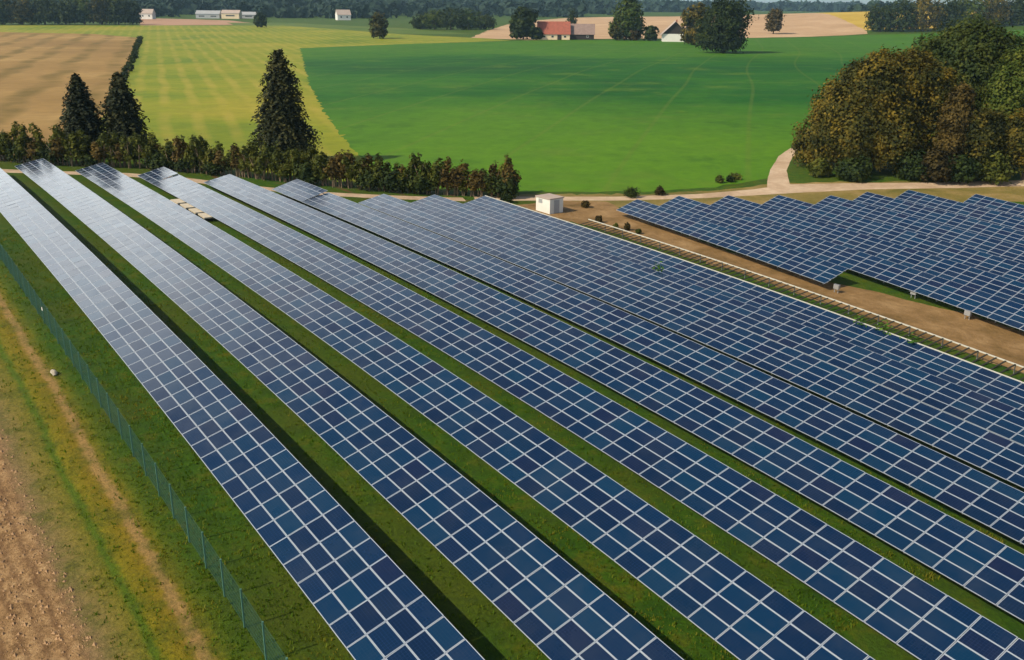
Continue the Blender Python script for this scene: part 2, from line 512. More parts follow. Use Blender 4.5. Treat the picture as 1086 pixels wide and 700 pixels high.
def inside(poly, x, y):
    c = False
    j = len(poly) - 1
    for i in range(len(poly)):
        xi, yi = poly[i]
        xj, yj = poly[j]
        if (yi > y) != (yj > y) and x < (xj - xi) * (y - yi) / (yj - yi) + xi:
            c = not c
        j = i
    return c

def build_ground():
    pts, edges = [], []
    D = 6.0
    while D < 7800:
        fine = D < 170
        n_in = 150 if fine else 120
        for k in range(n_in):
            a = -0.16 + 1.6 * (k + (.5 if int(math.log(D) * 30) % 2 else 0)) / n_in
            pts.append((D * math.sin(a), D * math.cos(a)))
        for k in range(28):
            a = 1.48 + (2 * math.pi - 1.68) * k / 27
            pts.append((D * math.sin(a), D * math.cos(a)))
        D *= 1.035 if fine else 1.045
    pts.append((0, 0))
    prev = len(pts)
    for zi, poly in polys:
        start = len(pts)
        ring = []
        for i in range(len(poly)):
            a, b = Vector(poly[i]), Vector(poly[(i + 1) % len(poly)])
            d = min(a.length, b.length)
            n = max(1, int((b - a).length / (max(1.6, d * .014))))
            for k in range(n):
                q = a.lerp(b, k / n)
                j = .06 if zi < 2 else (min(1.4, .0042 * d) if d > 60 else .1)
                ring.append((q.x + random.uniform(-j, j), q.y + random.uniform(-j, j)))
        pts += ring
        for k in range(len(ring)):
            edges.append((start + k, start + (k + 1) % len(ring)))
    vs, es, fs, *_ = geometry.delaunay_2d_cdt([Vector(p) for p in pts], edges, [], 0, 1e-4)
    zone_faces = {}
    boxes = []
    for zi, poly in polys:
        xs, ys = [p[0] for p in poly], [p[1] for p in poly]
        boxes.append((min(xs), max(xs), min(ys), max(ys)))
    for f in fs:
        cx = sum(vs[i].x for i in f) / len(f)
        cy = sum(vs[i].y for i in f) / len(f)
        z = -1
        for (zi, poly), bb in zip(polys, boxes):
            if bb[0] <= cx <= bb[1] and bb[2] <= cy <= bb[3] and inside(poly, cx, cy):
                z = zi
                break
        a, b, c = vs[f[0]], vs[f[1]], vs[f[2]]
        if (b - a).cross(c - a) < 0:
            f = f[::-1]
        zone_faces.setdefault(z, []).append(tuple(f))
    zs = [T(v.x, v.y) for v in vs]
    for z, faces in zone_faces.items():
        used = sorted({i for f in faces for i in f})
        mp = {i: k for k, i in enumerate(used)}
        name, mat = ("ground", M["ground"]) if z < 0 else ZONES[z][:2]
        o = mesh_obj(name, [(vs[i].x, vs[i].y, zs[i]) for i in used], [tuple(mp[i] for i in f) for f in faces], mat, None, True)
        o["kind"] = "structure"

build_ground()

# ------------------------------------------------------------------ solar rows
PITCH_ROW, V1, TILT, SLOPE, MODL = 6.90399, 13.68666, 0.271559, 4.04, 1.68

def panel_mesh():
    hx, hy, t, fw = 1.655 / 2, .995 / 2, .038, .034
    g = .004
    v = [(-hx, -hy, 0), (hx, -hy, 0), (hx, hy, 0), (-hx, hy, 0), (-hx, -hy, -t), (hx, -hy, -t), (hx, hy, -t), (-hx, hy, -t),
         (-hx + fw, -hy + fw, 0), (hx - fw, -hy + fw, 0), (hx - fw, hy - fw, 0), (-hx + fw, hy - fw, 0)]
    f = [(0, 1, 9, 8), (1, 2, 10, 9), (2, 3, 11, 10), (3, 0, 8, 11), (0, 4, 5, 1), (1, 5, 6, 2), (2, 6, 7, 3), (3, 7, 4, 0), (7, 6, 5, 4)]
    n = len(v)
    v += [(-hx + fw, -hy + fw, -g), (hx - fw, -hy + fw, -g), (hx - fw, hy - fw, -g), (-hx + fw, hy - fw, -g)]
    f += [(n, n + 1, n + 2, n + 3), (8, 9, n + 1, n), (9, 10, n + 2, n + 1), (10, 11, n + 3, n + 2), (11, 8, n, n + 3)]
    mi = [0] * 9 + [1] + [0] * 4
    uv = []
    for q in f:
        uv += [(0, 0), (1, 0), (1, 1), (0, 1)]
    return np.array(v), f, mi, uv

PV, PF, PM, PUV = panel_mesh()
panel_me = None

def in_view(p):
    d = Vector((p[0], p[1], p[2] - CAM_Z))
    w = d.dot(fwd)
    if w < 1:
        return False
    return abs(d.dot(rg2) / w) < .57 and abs(d.dot(up2) / w) < .38

def solar_row(name, label, group, base, y0, n, skew=0.0, low=.7, tilt=TILT, ends=None, caps=False):
    """base: x of the low edge at y = 60; n modules long from y0 (near end); ends: {column test: (extra tilt, extra height)}"""
    global panel_me
    yc = y0 + n * MODL / 2
    def vx(y):
        return base + skew * (y - 60)
    root = empty(name, (vx(yc), yc, T(vx(yc), yc)))
    tag(root, label, "solar row", group)
    org = Vector(root.location)
    def P(fr, y, et=0.0, eh=0.0):
        x = vx(y) + fr * SLOPE * math.cos(tilt + et)
        return Vector((x, y, T(x, y) + low + eh + fr * SLOPE * math.sin(tilt + et)))
    mats = []
    for c in range(n):
        ya = y0 + (c + .5) * MODL
        et, eh = (0.0, 0.0)
        if ends and c >= n - ends[0]:
            et, eh = ends[1], ends[2]
        for r in range(4):
            fr = (r + .5) / 4
            p = P(fr, ya, et, eh)
            du = P(fr, ya + .4, et, eh) - P(fr, ya - .4, et, eh)
            ds = P(fr + .1, ya, et, eh) - P(fr - .1, ya, et, eh)
            ex = du.normalized()
            sl = ds.length / (.2 * SLOPE)
            ey = -(ds - ex * ds.dot(ex)).normalized()
            ez = ex.cross(ey)
            if ez.z < 0:
                ey, ez = -ey, -ez
            # every module sits a hair differently in its clamps
            rx, ry = random.gauss(0, .006), random.gauss(0, .006)
            m = Matrix((ex, ey * sl, ez)).transposed().to_4x4()
            m = Matrix.Translation(p) @ m @ Matrix.Rotation(rx, 4, 'X') @ Matrix.Rotation(ry, 4, 'Y')
            mats.append(m)
    dist = sorted(range(len(mats)), key=lambda i: (not in_view(mats[i].translation), (mats[i].translation - Vector((0, 0, CAM_Z))).length))
    single = set(dist[:100])
    rest_v, rest_f, rest_m, rest_uv = [], [], [], []
    inv = Matrix.Translation(-org)
    for i, m in enumerate(mats):
        if i in single:
            if panel_me is None:
                o = mesh_obj("solar_panel", PV, PF, [M["frame"], M["cells"]], root, False, PUV, PM)
                panel_me = o.data
            else:
                o = bpy.data.objects.new("solar_panel", panel_me)
                COL.objects.link(o)
                o.parent = root
            o.matrix_local = inv @ m
        else:
            mm = np.array((inv @ m))
            k = len(rest_v) * len(PV)
            rest_v.append(PV @ mm[:3, :3].T + mm[:3, 3])
            rest_f += [tuple(k + j for j in q) for q in PF]
            rest_m += PM
            rest_uv += PUV
    if rest_v:
        o = mesh_obj("solar_panel", np.concatenate(rest_v), rest_f, [M["frame"], M["cells"]], root, False, rest_uv, rest_m)
        o["kind"] = "stuff"
    # purlins under the modules, posts with a slanted head every second module
    fr = MB()
    ys = [y0 + k * MODL * 2 for k in range(n // 2 + 1)]
    for q in (.12, .38, .62, .88):
        for a, b in zip(ys[:-1], ys[1:]):
            fr.bar(P(q, a) - org + Vector((0, 0, -.085)), P(q, b) - org + Vector((0, 0, -.085)), .06, .08)
    for y in ys[:-1]:
        y += MODL
        fr.bar(P(.04, y) - org + Vector((0, 0, -.17)), P(.96, y) - org + Vector((0, 0, -.17)), .08, .09)
    fr.build("support_frame", M["steel"], root)
    if caps:
        cp = MB()
        yy = [y0 + k * MODL for k in range(n + 1)]
        for a, b in zip(yy[:-1], yy[1:]):
            cp.bar(P(1.018, a) - org + Vector((0, 0, .01)), P(1.018, b) - org + Vector((0, 0, .01)), .07, .06)
        cp.build("edge_rail", M["palerail"], root)
    pm = None
    for y in ys[:-1]:
        y += MODL
        a = P(.5, y) - org
        x = vx(y) + .5 * SLOPE * math.cos(tilt)
        if pm is None:
            o = MB().box((0, 0, -.85), (.10, .14, 1.9)).build("support_post", M["steel"], root)
            pm = o.data
        else:
            o = bpy.data.objects.new("support_post", pm)
            COL.objects.link(o)
            o.parent = root
        o.location = a + Vector((0, 0, -.2))
    return root

ORD = ["first", "second", "third", "fourth", "fifth", "sixth", "seventh", "eighth", "ninth"]
def near_end(phase, at):
    k = int((phase - at) / MODL)
    return phase - k * MODL
G1 = "long solar rows of the main field"
row_far = [147, 151.2, 145.2, 138.4, 130.9, 122.4, 110.6, 109.2, 106.8]
row_near = [21, 17, 13, 8, 10, 13, 16, 20, 23]
row_phase = [35.615, 34.649, 34.0, 26.107, 23.459, 24.1, 23.3, 24.9, 24.4]
row_note = ["edge row beside the green wire fence, pale with sky glare at its far end",
            "second solar row counted from the green wire fence, dark strip of shade before it",
            "third solar row counted from the green wire fence",
            "fourth solar row counted from the green wire fence, pale slabs lying on its fence side",
            "fifth solar row counted from the green wire fence",
            "sixth solar row counted from the green wire fence, steeper dark table at its far end",
            "seventh solar row counted from the green wire fence, overlapping its neighbours",
            "eighth solar row counted from the green wire fence, last but one before the white cabin",
            "ninth and last solar row of the main field, pale top edge facing the bare frame"]
ends = {3: (4, .035, .0), 5: (6, .06, .02)}
for i in range(9):
    y0 = near_end(row_phase[i], row_near[i])
    n = int(round((row_far[i] - y0) / MODL))
    solar_row("solar_panel_row", row_note[i], G1, V1 + i * PITCH_ROW, y0, n, ends=ends.get(i), caps=(i == 8))

G2 = "solar rows beyond the brown dirt strip"
r_far = [94.5, 93.0, 89.5, 85.7, 81.5, 80.0, 77.4, 70.3]
r_near = [57.0, 31, 34, 37, 40, 43, 46, 49]
for k in range(8):
    lab = ["short first solar row beyond the brown dirt strip, dark shade under its near end",
           "second solar row beyond the brown dirt strip, overhanging the bare soil",
           "third solar row beyond the brown dirt strip", "fourth solar row beyond the brown dirt strip",
           "fifth solar row beyond the brown dirt strip", "sixth solar row beyond the brown dirt strip",
           "seventh solar row beyond the brown dirt strip",
           "eighth solar row beyond the brown dirt strip, closest to the big trees and gravel road"][k]
    n = int(round((r_far[k] - r_near[k]) / MODL))
    solar_row("solar_panel_row", lab, G2, 83.7 + 6.85 * k, r_far[k] - n * MODL, n, skew=.085, low=.9)

# bare mounting frame without panels beside the last row
def bare_frame():
    root = empty("mounting_frame", (77.6, 60, T(77.6, 60)))
    tag(root, "bare pale mounting frame with dark crossbars and no panels, beside the last main row", "mounting frame")
    org = Vector(root.location)
    xa, xb = 75.6, 79.4
    ys = [18 + .84 * k for k in range(int((93 - 18) / .84))]
    up = MB()
    lo = MB()
    for a, b in zip(ys[:-1:4], ys[4::4]):
        up.bar(Vector((xb, a, T(xb, a) + .95)) - org, Vector((xb, b, T(xb, b) + .95)) - org, .11, .10)
        lo.bar(Vector((xa, a, T(xa, a) + .45)) - org, Vector((xa, b, T(xa, b) + .45)) - org, .12, .12)
    up.build("upper_rail", M["palerail"], root)
    lo.build("lower_rail", M["palerail"], root)
    pm = cm = None
    for k, y in enumerate(ys[:-1]):
        if cm is None:
            o = MB().bar((0, 0, 0), (xb - xa, 0, T(xb, 50) - T(xa, 50) + .58), .15, .05).build("crossbar", M["darkbar"], root)
            cm = o.data
        else:
            o = bpy.data.objects.new("crossbar", cm)
            COL.objects.link(o)
            o.parent = root
        o.location = Vector((xa, y, T(xa, y) + .36)) - org
        if k % 4 == 0:
            if pm is None:
                o = MB().box((0, 0, .4), (.08, .08, 1.0)).build("support_post", M["steel"], root)
                pm = o.data
            else:
                o = bpy.data.objects.new("support_post", pm)
                COL.objects.link(o)
                o.parent = root
            o.location = Vector((xb, y, T(xb, y))) - org
bare_frame()

# ------------------------------------------------------------------ rough grass on the verge and in the gaps
def tufts():
    g = np.random.default_rng(404)
    xs, ys = [], []
    n = 0
    while n < 15000:
        y = 20 + 90 * g.random() ** 1.7
        r = g.random()
        if r < .30:
            x = 9.3 + 5.2 * g.random()
        elif r < .42:
            x = 5.6 + 3.7 * g.random()
        else:
            k = int(g.random() * 5)
            x = V1 + k * PITCH_ROW + 3.6 + 3.9 * g.random()
        if 5.6 < x < 9.0 and g.random() < (.75 if 8.4 < x else .35):
            continue
        xs.append(x)
        ys.append(y)
        n += 1
    xs, ys = np.array(xs), np.array(ys)
    zs = np.array([T(a, b) for a, b in zip(xs, ys)])
    nb = 4
    hgt = (.05 + .16 * g.random((n, nb)) ** 2.2)
    a = g.random((n, nb)) * 6.283
    lean = .6 * hgt * g.random((n, nb))
    w = .022 + .03 * g.random((n, nb))
    off = g.normal(size=(n, nb, 2)) * .07
    bx, by, bz = xs[:, None] + off[..., 0], ys[:, None] + off[..., 1], np.repeat(zs[:, None], nb, 1) - .02
    V = np.stack([np.stack([bx - np.sin(a) * w, by + np.cos(a) * w, bz], -1), np.stack([bx + np.sin(a) * w, by - np.cos(a) * w, bz], -1),
                  np.stack([bx + np.cos(a) * lean + np.sin(a) * w * .3, by + np.sin(a) * lean - np.cos(a) * w * .3, bz + hgt], -1),
                  np.stack([bx + np.cos(a) * lean - np.sin(a) * w * .3, by + np.sin(a) * lean + np.cos(a) * w * .3, bz + hgt], -1)], 2).reshape(-1, 3)
    o = quad_obj("grass", V, np.arange(len(V)).reshape(-1, 4), M["tuft"])
    o["kind"] = "stuff"
    o["label"] = "rough grass tufts along the fence verge and in the gaps between rows"
    o["category"] = "grass"

# ------------------------------------------------------------------ green wire fence
def wire_fence():
    root = empty("wire_fence", (10.85, 65, T(10.85, 65)))
    tag(root, "long green wire mesh fence with thin posts along the first solar row", "fence")
    org = Vector(root.location)
    step = 2.5
    ys = [20 + step * k for k in range(37)]
    pm = None
    for k, y in enumerate(ys):
        a = Vector((10.85, y, T(10.85, y))) - org
        if pm is None:
            o = MB().box((0, 0, .98), (.065, .065, 2.06)).box((0, 0, 2.02), (.08, .08, .03)).build("fence_post", M["fencepost"], root)
            pm = o.data
        else:
            o = bpy.data.objects.new("fence_post", pm)
            COL.objects.link(o)
            o.parent = root
        o.location = a
        if k == len(ys) - 1:
            break
        b = Vector((10.85, ys[k + 1], T(10.85, ys[k + 1]))) - org
        w = MB()
        d = b - a
        nv = 32
        for j in range(1, nv):
            p = a + d * (j / nv)
            w.bar(p + Vector((.034, 0, .08)), p + Vector((.034, 0, 1.92)), .006)
        for j in range(8):
            h = .1 + 1.8 * j / 7
            w.bar(a + Vector((.042, 0, h)) + d * .01, b + Vector((.042, 0, h)) - d * .01, .007)
        w.build("mesh_panel", M["fence"], root)
wire_fence()
s = MB().box((0, 0, 0), (.02, .32, .24)).build("fence_sign", M["white"])
s.location = (10.80, 77.2, T(10.8, 77.2) + 1.3)
tag(s, "small pale sign plate hung on the green wire fence", "sign")

# ------------------------------------------------------------------ foliage builders
def leaf_quads(centers, normals, sizes, g, aspect=1.6):
    n = len(centers)
    t = g.normal(size=(n, 3))
    t -= normals * (t * normals).sum(1, keepdims=True)
    t /= np.linalg.norm(t, axis=1, keepdims=True) + 1e-9
    bt = np.cross(normals, t)
    a = t * (sizes * .5 * aspect)[:, None]
    b = bt * (sizes * .5)[:, None]
    k = normals * (sizes * .12)[:, None]
    V = np.stack([centers - a, centers - b + k, centers + a, centers + b + k], 1).reshape(-1, 3)
    F = np.arange(4 * n).reshape(-1, 4)
    return V, F

def crown_quads(lobes, n, leaf, g, spread=.10, per=9, inner=.55, zmin=None):
    """lobes: (cx, cy, cz, rx, ry, rz); leaf sprays in clumps through the outer part of each lobe"""
    C, Nn, S = [], [], []
    area = np.array([(l[3] * l[4] + l[3] * l[5] + l[4] * l[5]) for l in lobes])
    cnt = np.maximum(1, (n * area / area.sum() / per).astype(int))
    for l, k in zip(lobes, cnt):
        c, r = np.array(l[:3]), np.array(l[3:])
        d = g.normal(size=(k, 3))
        d /= np.linalg.norm(d, axis=1, keepdims=True)
        d[:, 2] = np.where(d[:, 2] < -.8, -d[:, 2], d[:, 2])
        rad = inner + (1.04 - inner) * g.random(k) ** .55
        rad *= 1 + .10 * np.sin(d[:, 0] * 5 + l[0]) * np.sin(d[:, 1] * 6 + l[1]) + .07 * np.sin(d[:, 2] * 9)
        cc = c + d * r * rad[:, None]
        sp = spread * r.mean()
        pts = cc[:, None, :] + g.normal(size=(k, per, 3)) * sp
        nn = d[:, None, :] * 1.25 + g.normal(size=(k, per, 3)) * .55 + np.array([0, 0, .40])
        C.append(pts.reshape(-1, 3))
        Nn.append(nn.reshape(-1, 3))
        S.append(leaf * (.55 + .9 * g.random(k * per)))
    C, Nn, S = np.concatenate(C), np.concatenate(Nn), np.concatenate(S)
    if zmin is not None:
        C[:, 2] = np.maximum(C[:, 2], zmin + .3 * g.random(len(C)))
    Nn /= np.linalg.norm(Nn, axis=1, keepdims=True)
    return leaf_quads(C, Nn, S, g)

def quad_obj(name, V, F, mat, parent=None):
    me = bpy.data.meshes.new(name)
    me.vertices.add(len(V))
    me.vertices.foreach_set("co", V.astype(np.float32).ravel())
    me.loops.add(F.size)
    me.loops.foreach_set("vertex_index", F.astype(np.int32).ravel())
    me.polygons.add(len(F))
    me.polygons.foreach_set("loop_start", np.arange(0, F.size, 4, dtype=np.int32))
    me.materials.append(mat)
    me.update(calc_edges=True)
    me.validate()
    o = bpy.data.objects.new(name, me)
    COL.objects.link(o)
    if parent is not None:
        o.parent = parent
    return o

def trunk_mb(h, r, limbs, g, spread):
    t = MB()
    t.tube([(0, 0, -.4), (0, 0, h * .15), (r * .4, 0, h * .5), (0, r * .3, h)], [r * 1.35, r, r * .75, r * .3], 8)
    for k in range(limbs):
        a = 2 * math.pi * k / limbs + g.random()
        z = h * (.28 + .5 * g.random())
        L = spread * (.5 + .4 * g.random())
        t.tube([(0, 0, z), (math.cos(a) * L * .5, math.sin(a) * L * .5, z + L * .35), (math.cos(a) * L, math.sin(a) * L, z + L * .75)], [r * .45, r * .3, r * .1], 6)
    return t

def broadleaf(name, label, cat, x, y, lobes, n, leaf, mat, seed, group=None, trunk=(6, .4, 6, 4), bark="bark", spread=.10, per=9, inner=.55, zmin=.2):
    g = np.random.default_rng(seed)
    root = empty(name, (x, y, T(x, y)))
    tag(root, label, cat, group)
    V, F = crown_quads(lobes, int(n * 2.0), leaf, g, spread, per, inner, zmin)
    quad_obj("crown", V, F, M[mat], root)
    trunk_mb(trunk[0], trunk[1], trunk[2], g, trunk[3]).build("trunk", M[bark], root, True)
    return root

def lob(w, h, z0, k, g, squash=1.0):
    """a rounded crown of width w from z0 to h as overlapping lobes"""
    out = [(0, 0, (h + z0) / 2, w * .43, w * .43, (h - z0) * .49)]
    for i in range(k):
        a = 2 * math.pi * i / k + g.random()
        rr = w * .5 * (.50 + .16 * g.random())
        z = z0 + (h - z0) * (.25 + .5 * g.random())
        s = w * (.20 + .08 * g.random())
        out.append((math.cos(a) * rr * .8, math.sin(a) * rr * .8, z0 + (h - z0) * .22, s, s, (h - z0) * .22))
        out.append((math.cos(a) * rr, math.sin(a) * rr * squash, z, s, s, s * 1.05))
    for i in range(max(2, k // 3)):
        a = 6.28 * g.random()
        s = w * (.16 + .08 * g.random())
        out.append((math.cos(a) * w * .15, math.sin(a) * w * .15, h - s * .9, s, s, s))
    return out

def spruce(label, x, y, h, w, seed, group=None):
    g = np.random.default_rng(seed)
    root = empty("spruce_tree", (x, y, T(x, y)))
    tag(root, label, "tree", group)
    C, Nn, S = [], [], []
    z = h * .04
    while z < h * .985:
        q = z / h
        r = w * .5 * ((1 - q) ** .55) * (.74 + .26 * min(1, q / .22)) * (.80 + .40 * g.random()) + .10
        nb = int(8 + 15 * (1 - q))
        for k in range(nb):
            a = 6.283 * (k + g.random() * .8) / nb
            L = r * (.75 + .4 * g.random())
            m = max(3, int(L * 5.6))
            tt = np.linspace(.18, 1, m)
            xs = np.cos(a) * L * tt
            ys = np.sin(a) * L * tt
            zz = z + .10 * L * np.sin(tt * 2.6) - .42 * L * tt ** 2
            jit = g.normal(size=(m, 3)) * .15
            C.append(np.stack([xs, ys, zz], 1) + jit)
            nv = np.stack([np.cos(a) * .35 + g.normal(size=m) * .45, np.sin(a) * .35 + g.normal(size=m) * .45, np.full(m, .75)], 1)
            Nn.append(nv)
            S.append((.26 + .30 * g.random(m)) * (.75 + .5 * (1 - tt)))
        z += h * .014 * (.8 + .5 * g.random()) + .08
    C, Nn, S = np.concatenate(C), np.concatenate(Nn), np.concatenate(S)
    Nn /= np.linalg.norm(Nn, axis=1, keepdims=True)
    V, F = leaf_quads(C, Nn, S, g, 1.9)
    quad_obj("crown", V, F, M["spruce"], root)
    MB().tube([(0, 0, -.3), (0, 0, h * .5), (0, 0, h * .99)], [w * .035, w * .022, .02], 8).build("trunk", M["bark"], root, True)
    return root

tufts()
def clods():
    g = np.random.default_rng(505)
    n = 7000
    xs, ys = -6 + 11.2 * g.random(n), 30 + 45 * g.random(n) ** 1.3
    zs = np.array([T(a, b) for a, b in zip(xs, ys)])
    s = .03 + .10 * g.random(n) ** 3
    base = np.array([(1, 0, 0), (0, 1, 0), (-1, 0, 0), (0, -1, 0), (0, 0, .8), (0, 0, -.5)], float)
    V = base[None] * (s[:, None, None] * (.6 + .8 * g.random((n, 6, 1)))) + np.stack([xs, ys, zs], 1)[:, None]
    f = np.array([(0, 1, 4), (1, 2, 4), (2, 3, 4), (3, 0, 4), (1, 0, 5), (2, 1, 5), (3, 2, 5), (0, 3, 5)])
    F = (np.arange(n)[:, None, None] * 6 + f[None]).reshape(-1, 3)
    o = mesh_obj("soil_clods", V.reshape(-1, 3), F.tolist(), M["clod"])
    o["kind"] = "stuff"
    o["label"] = "loose brown clods lying on the tilled soil at the left edge"
    o["category"] = "clods"
clods()

# the conifers behind the hedge
spruce("tall dark spruce standing alone behind the hedge at the edge of green crop", *(63.0, 153.6), 18.6, 12.4, 1)
spruce("smaller left spruce of the pair in front of the tilled field", *(34.2, 168.6), 13.0, 8.2, 2)
spruce("right spruce of the pair, wide skirted, at the end of the dark ditch shrubs", *(40.1, 166.2), 13.4, 9.6, 3)

# ------------------------------------------------------------------ the hedge of young trees behind the rows
HL = [(2.0, 176.0), (15.9, 167.6), (20.1, 161.2), (26.7, 155.9), (36.7, 151.0), (41.7, 147.0), (47.7, 140.5), (53.7, 133.5), (62.8, 123.5), (71.0, 118.2), (80.6, 112.0)]
def along(line, s):
    tot = 0
    for a, b in zip(line[:-1], line[1:]):
        L = math.hypot(b[0] - a[0], b[1] - a[1])
        if tot + L >= s:
            t = (s - tot) / L
            return a[0] + (b[0] - a[0]) * t, a[1] + (b[1] - a[1]) * t, math.atan2(b[1] - a[1], b[0] - a[0])
        tot += L
    return line[-1][0], line[-1][1], math.atan2(line[-1][1] - line[-2][1], line[-1][0] - line[-2][0])
LABH = ["slender olive green young tree in the dense hedge behind the solar rows",
        "slender rusty brown young tree in the dense hedge behind the solar rows",
        "low dark green bush in the dense hedge behind the solar rows"]
def hedge_proto(kind, seed):
    g = np.random.default_rng(seed)
    root = empty(["young_tree", "young_tree", "hedge_bush"][kind], (0, 0, 0))
    tag(root, LABH[kind], ["tree", "tree", "bush"][kind], "young trees and bushes of the hedge")
    if kind == 2:
        lobes = [(0, 0, 1.3, 1.3, 1.3, 1.25), (.6, .3, 1.9, .9, .9, .9), (-.6, -.2, 1.2, 1.0, 1.0, 1.0)]
    else:
        lobes = [(g.normal() * .15, g.normal() * .15, 1.7, .78, .78, .85), (g.normal() * .2, g.normal() * .2, 2.5, .80, .80, 1.0), (g.normal() * .2, g.normal() * .2, 3.5, .55, .55, .85)]
    V, F = crown_quads(lobes, 520 if kind < 2 else 700, .26, g, .2, 6, .3, .15)
    quad_obj("crown", V, F, M[["hedge", "hedgerust", "dark"][kind]], root)
    t = MB()
    for k in range(4):
        a, b = g.normal(size=2) * .18, g.normal(size=2) * .4
        t.tube([(a[0], a[1], -.2), (a[0] + b[0] * .3, a[1] + b[1] * .3, 1.6), (a[0] + b[0], a[1] + b[1], 3.4 if kind < 2 else 1.6)], [.075, .055, .015], 5)
    t.build("trunk", M["palebark"], root, True)
    return root
protos = [[hedge_proto(0, 21), hedge_proto(0, 22), hedge_proto(0, 23)], [hedge_proto(1, 24), hedge_proto(1, 25)], [hedge_proto(2, 26), hedge_proto(2, 27)]]
first = {}
def plant(kind, x, y, s, sz):
    p = random.choice(protos[kind])
    loc = (x, y, T(x, y) - .05)
    rz = random.random() * 6.28
    if id(p) not in first:
        first[id(p)] = 1
        p.location = loc
        p.rotation_euler = (0, 0, rz)
        p.scale = (s, s, sz)
        return p
    return copy_thing(p, loc, rz, (s, s, sz))
hs = 0.0
while hs < 113:
    x, y, a = along(HL, hs)
    # slim trees in the front line, a second staggered line behind
    for off in (0.0, 1.9):
        ox, oy = -math.sin(a) * off * -1, math.cos(a) * off
        if off:
            ox, oy = math.cos(a + math.pi / 2) * off, math.sin(a + math.pi / 2) * off
        if off and random.random() < .1:
            continue
        r = random.random()
        kind = 2 if (r < .30 and off == 0) else (1 if r > .84 - (.25 if 75 < hs < 112 else 0) else 0)
        s = random.uniform(.95, 1.3)
        plant(kind, x + ox + random.uniform(-.3, .3), y + oy + random.uniform(-.3, .3), s, random.uniform(.80, 1.24) * (1.0 if off == 0 else 1.08))
    hs += random.uniform(1.0, 1.5)
for ps in protos:
    for p in ps:
        if id(p) not in first:
            first[id(p)] = 1
            x, y, a = along(HL, 55 + random.random() * 30)
            p.location = (x, y, T(x, y) - .05)

# ------------------------------------------------------------------ big trees on the right
RV, FV = np.array([math.cos(YAW), -math.sin(YAW)]), np.array([math.sin(YAW), math.cos(YAW)])
def rl(lobes):
    """lobes given as (right, away, z, rx, ry, rz) turned to the tree row's direction"""
    return [(*(RV * l[0] + FV * l[1]), *l[2:]) for l in lobes]
broadleaf("broad_tree", "huge rounded rust and olive tree, leftmost of the big grove by the gravel road", "tree", *(148.2, 96.8),
    rl([(0, 0, 8.0, 9.5, 8, 8.2), (-8, -1, 5.0, 5.0, 5, 5.2), (-6.5, 0, 10.5, 4.2, 4.5, 4.2), (-1.5, -3, 13.2, 5.0, 5, 5.4), (4.5, -1, 14.6, 4.8, 5, 5.0), (9, -1, 12.0, 4.6, 5, 5.5),
        (9.0, -2, 5.0, 4.5, 4.5, 5.0), (2, -6, 5.5, 5.0, 4, 5.5), (-4.5, -5.5, 6.0, 4.5, 4, 5.0), (-10, 1, 3.0, 3.0, 3, 3.2), (0.5, 0, 17.0, 3.5, 3.5, 2.7), (7, 1, 17.4, 3.0, 3, 2.4), (-4, -1, 15.3, 3.0, 3, 2.6)]),
    34000, .33, "rust", 31, "big trees of the grove", (9, .6, 8, 6))
broadleaf("broad_tree", "tallest dark green domed tree behind the rust and olive one", "tree", *(177.0, 97.3),
    rl([(0, 0, 12, 10.5, 9, 10.5), (-7, 0, 15.5, 5.0, 5, 5.0), (0, -2, 18.6, 6.8, 6, 4.5), (6.5, 0, 15.5, 5.5, 5, 5.6), (9, 0, 9, 4.2, 5, 6), (-2, -4, 14.0, 6, 5, 6), (4, -4, 10, 6, 5, 7)]),
    26000, .38, "dark", 32, "big trees of the grove", (14, .7, 8, 7))
broadleaf("broad_tree", "fresher green narrow oval tree in front of the tall dark dome", "tree", *(164.8, 81.9),
    rl([(0, 0, 11.5, 3.9, 4, 8.2), (-1.2, -1, 8.0, 3.2, 3, 4.5), (.8, -1, 15.5, 2.8, 3, 4.2), (1.6, 0, 10, 3.0, 3, 5)]),
    10000, .30, "mid", 33, "big trees of the grove", (10, .35, 6, 3))
broadleaf("small_tree", "slim russet tree squeezed between the rust and fresh green crowns", "tree", *(150.6, 83.1),
    rl([(0, 0, 9.5, 2.3, 2.3, 5.2), (.3, -.5, 13.0, 1.7, 1.7, 2.4), (-.4, 0, 5.5, 2.2, 2.2, 3.6)]),
    4200, .28, "brownleaf", 34, "big trees of the grove", (8, .22, 5, 2))
broadleaf("small_tree", "olive brown bushy tree below the fresh green one", "tree", *(154.4, 80.2),
    rl([(0, 0, 6.5, 3.4, 3.2, 4.6), (-1.8, -.6, 9.0, 2.0, 2, 2.4), (1.6, 0, 8.5, 2.2, 2, 2.6)]),
    5000, .28, "rust", 35, "big trees of the grove", (6, .25, 5, 2))
broadleaf("small_tree", "wide low olive tree at the right end of the grove beside the road", "tree", *(161.2, 75.6),
    rl([(0, 0, 6.0, 4.8, 4, 5.6), (-2.8, -1, 7.2, 2.6, 2.4, 3.4), (2.5, 0, 9.5, 3.0, 3, 3.2), (4.5, 0, 5, 3.4, 3, 4.4)]),
    8500, .29, "rust", 36, "big trees of the grove", (6, .3, 6, 3))
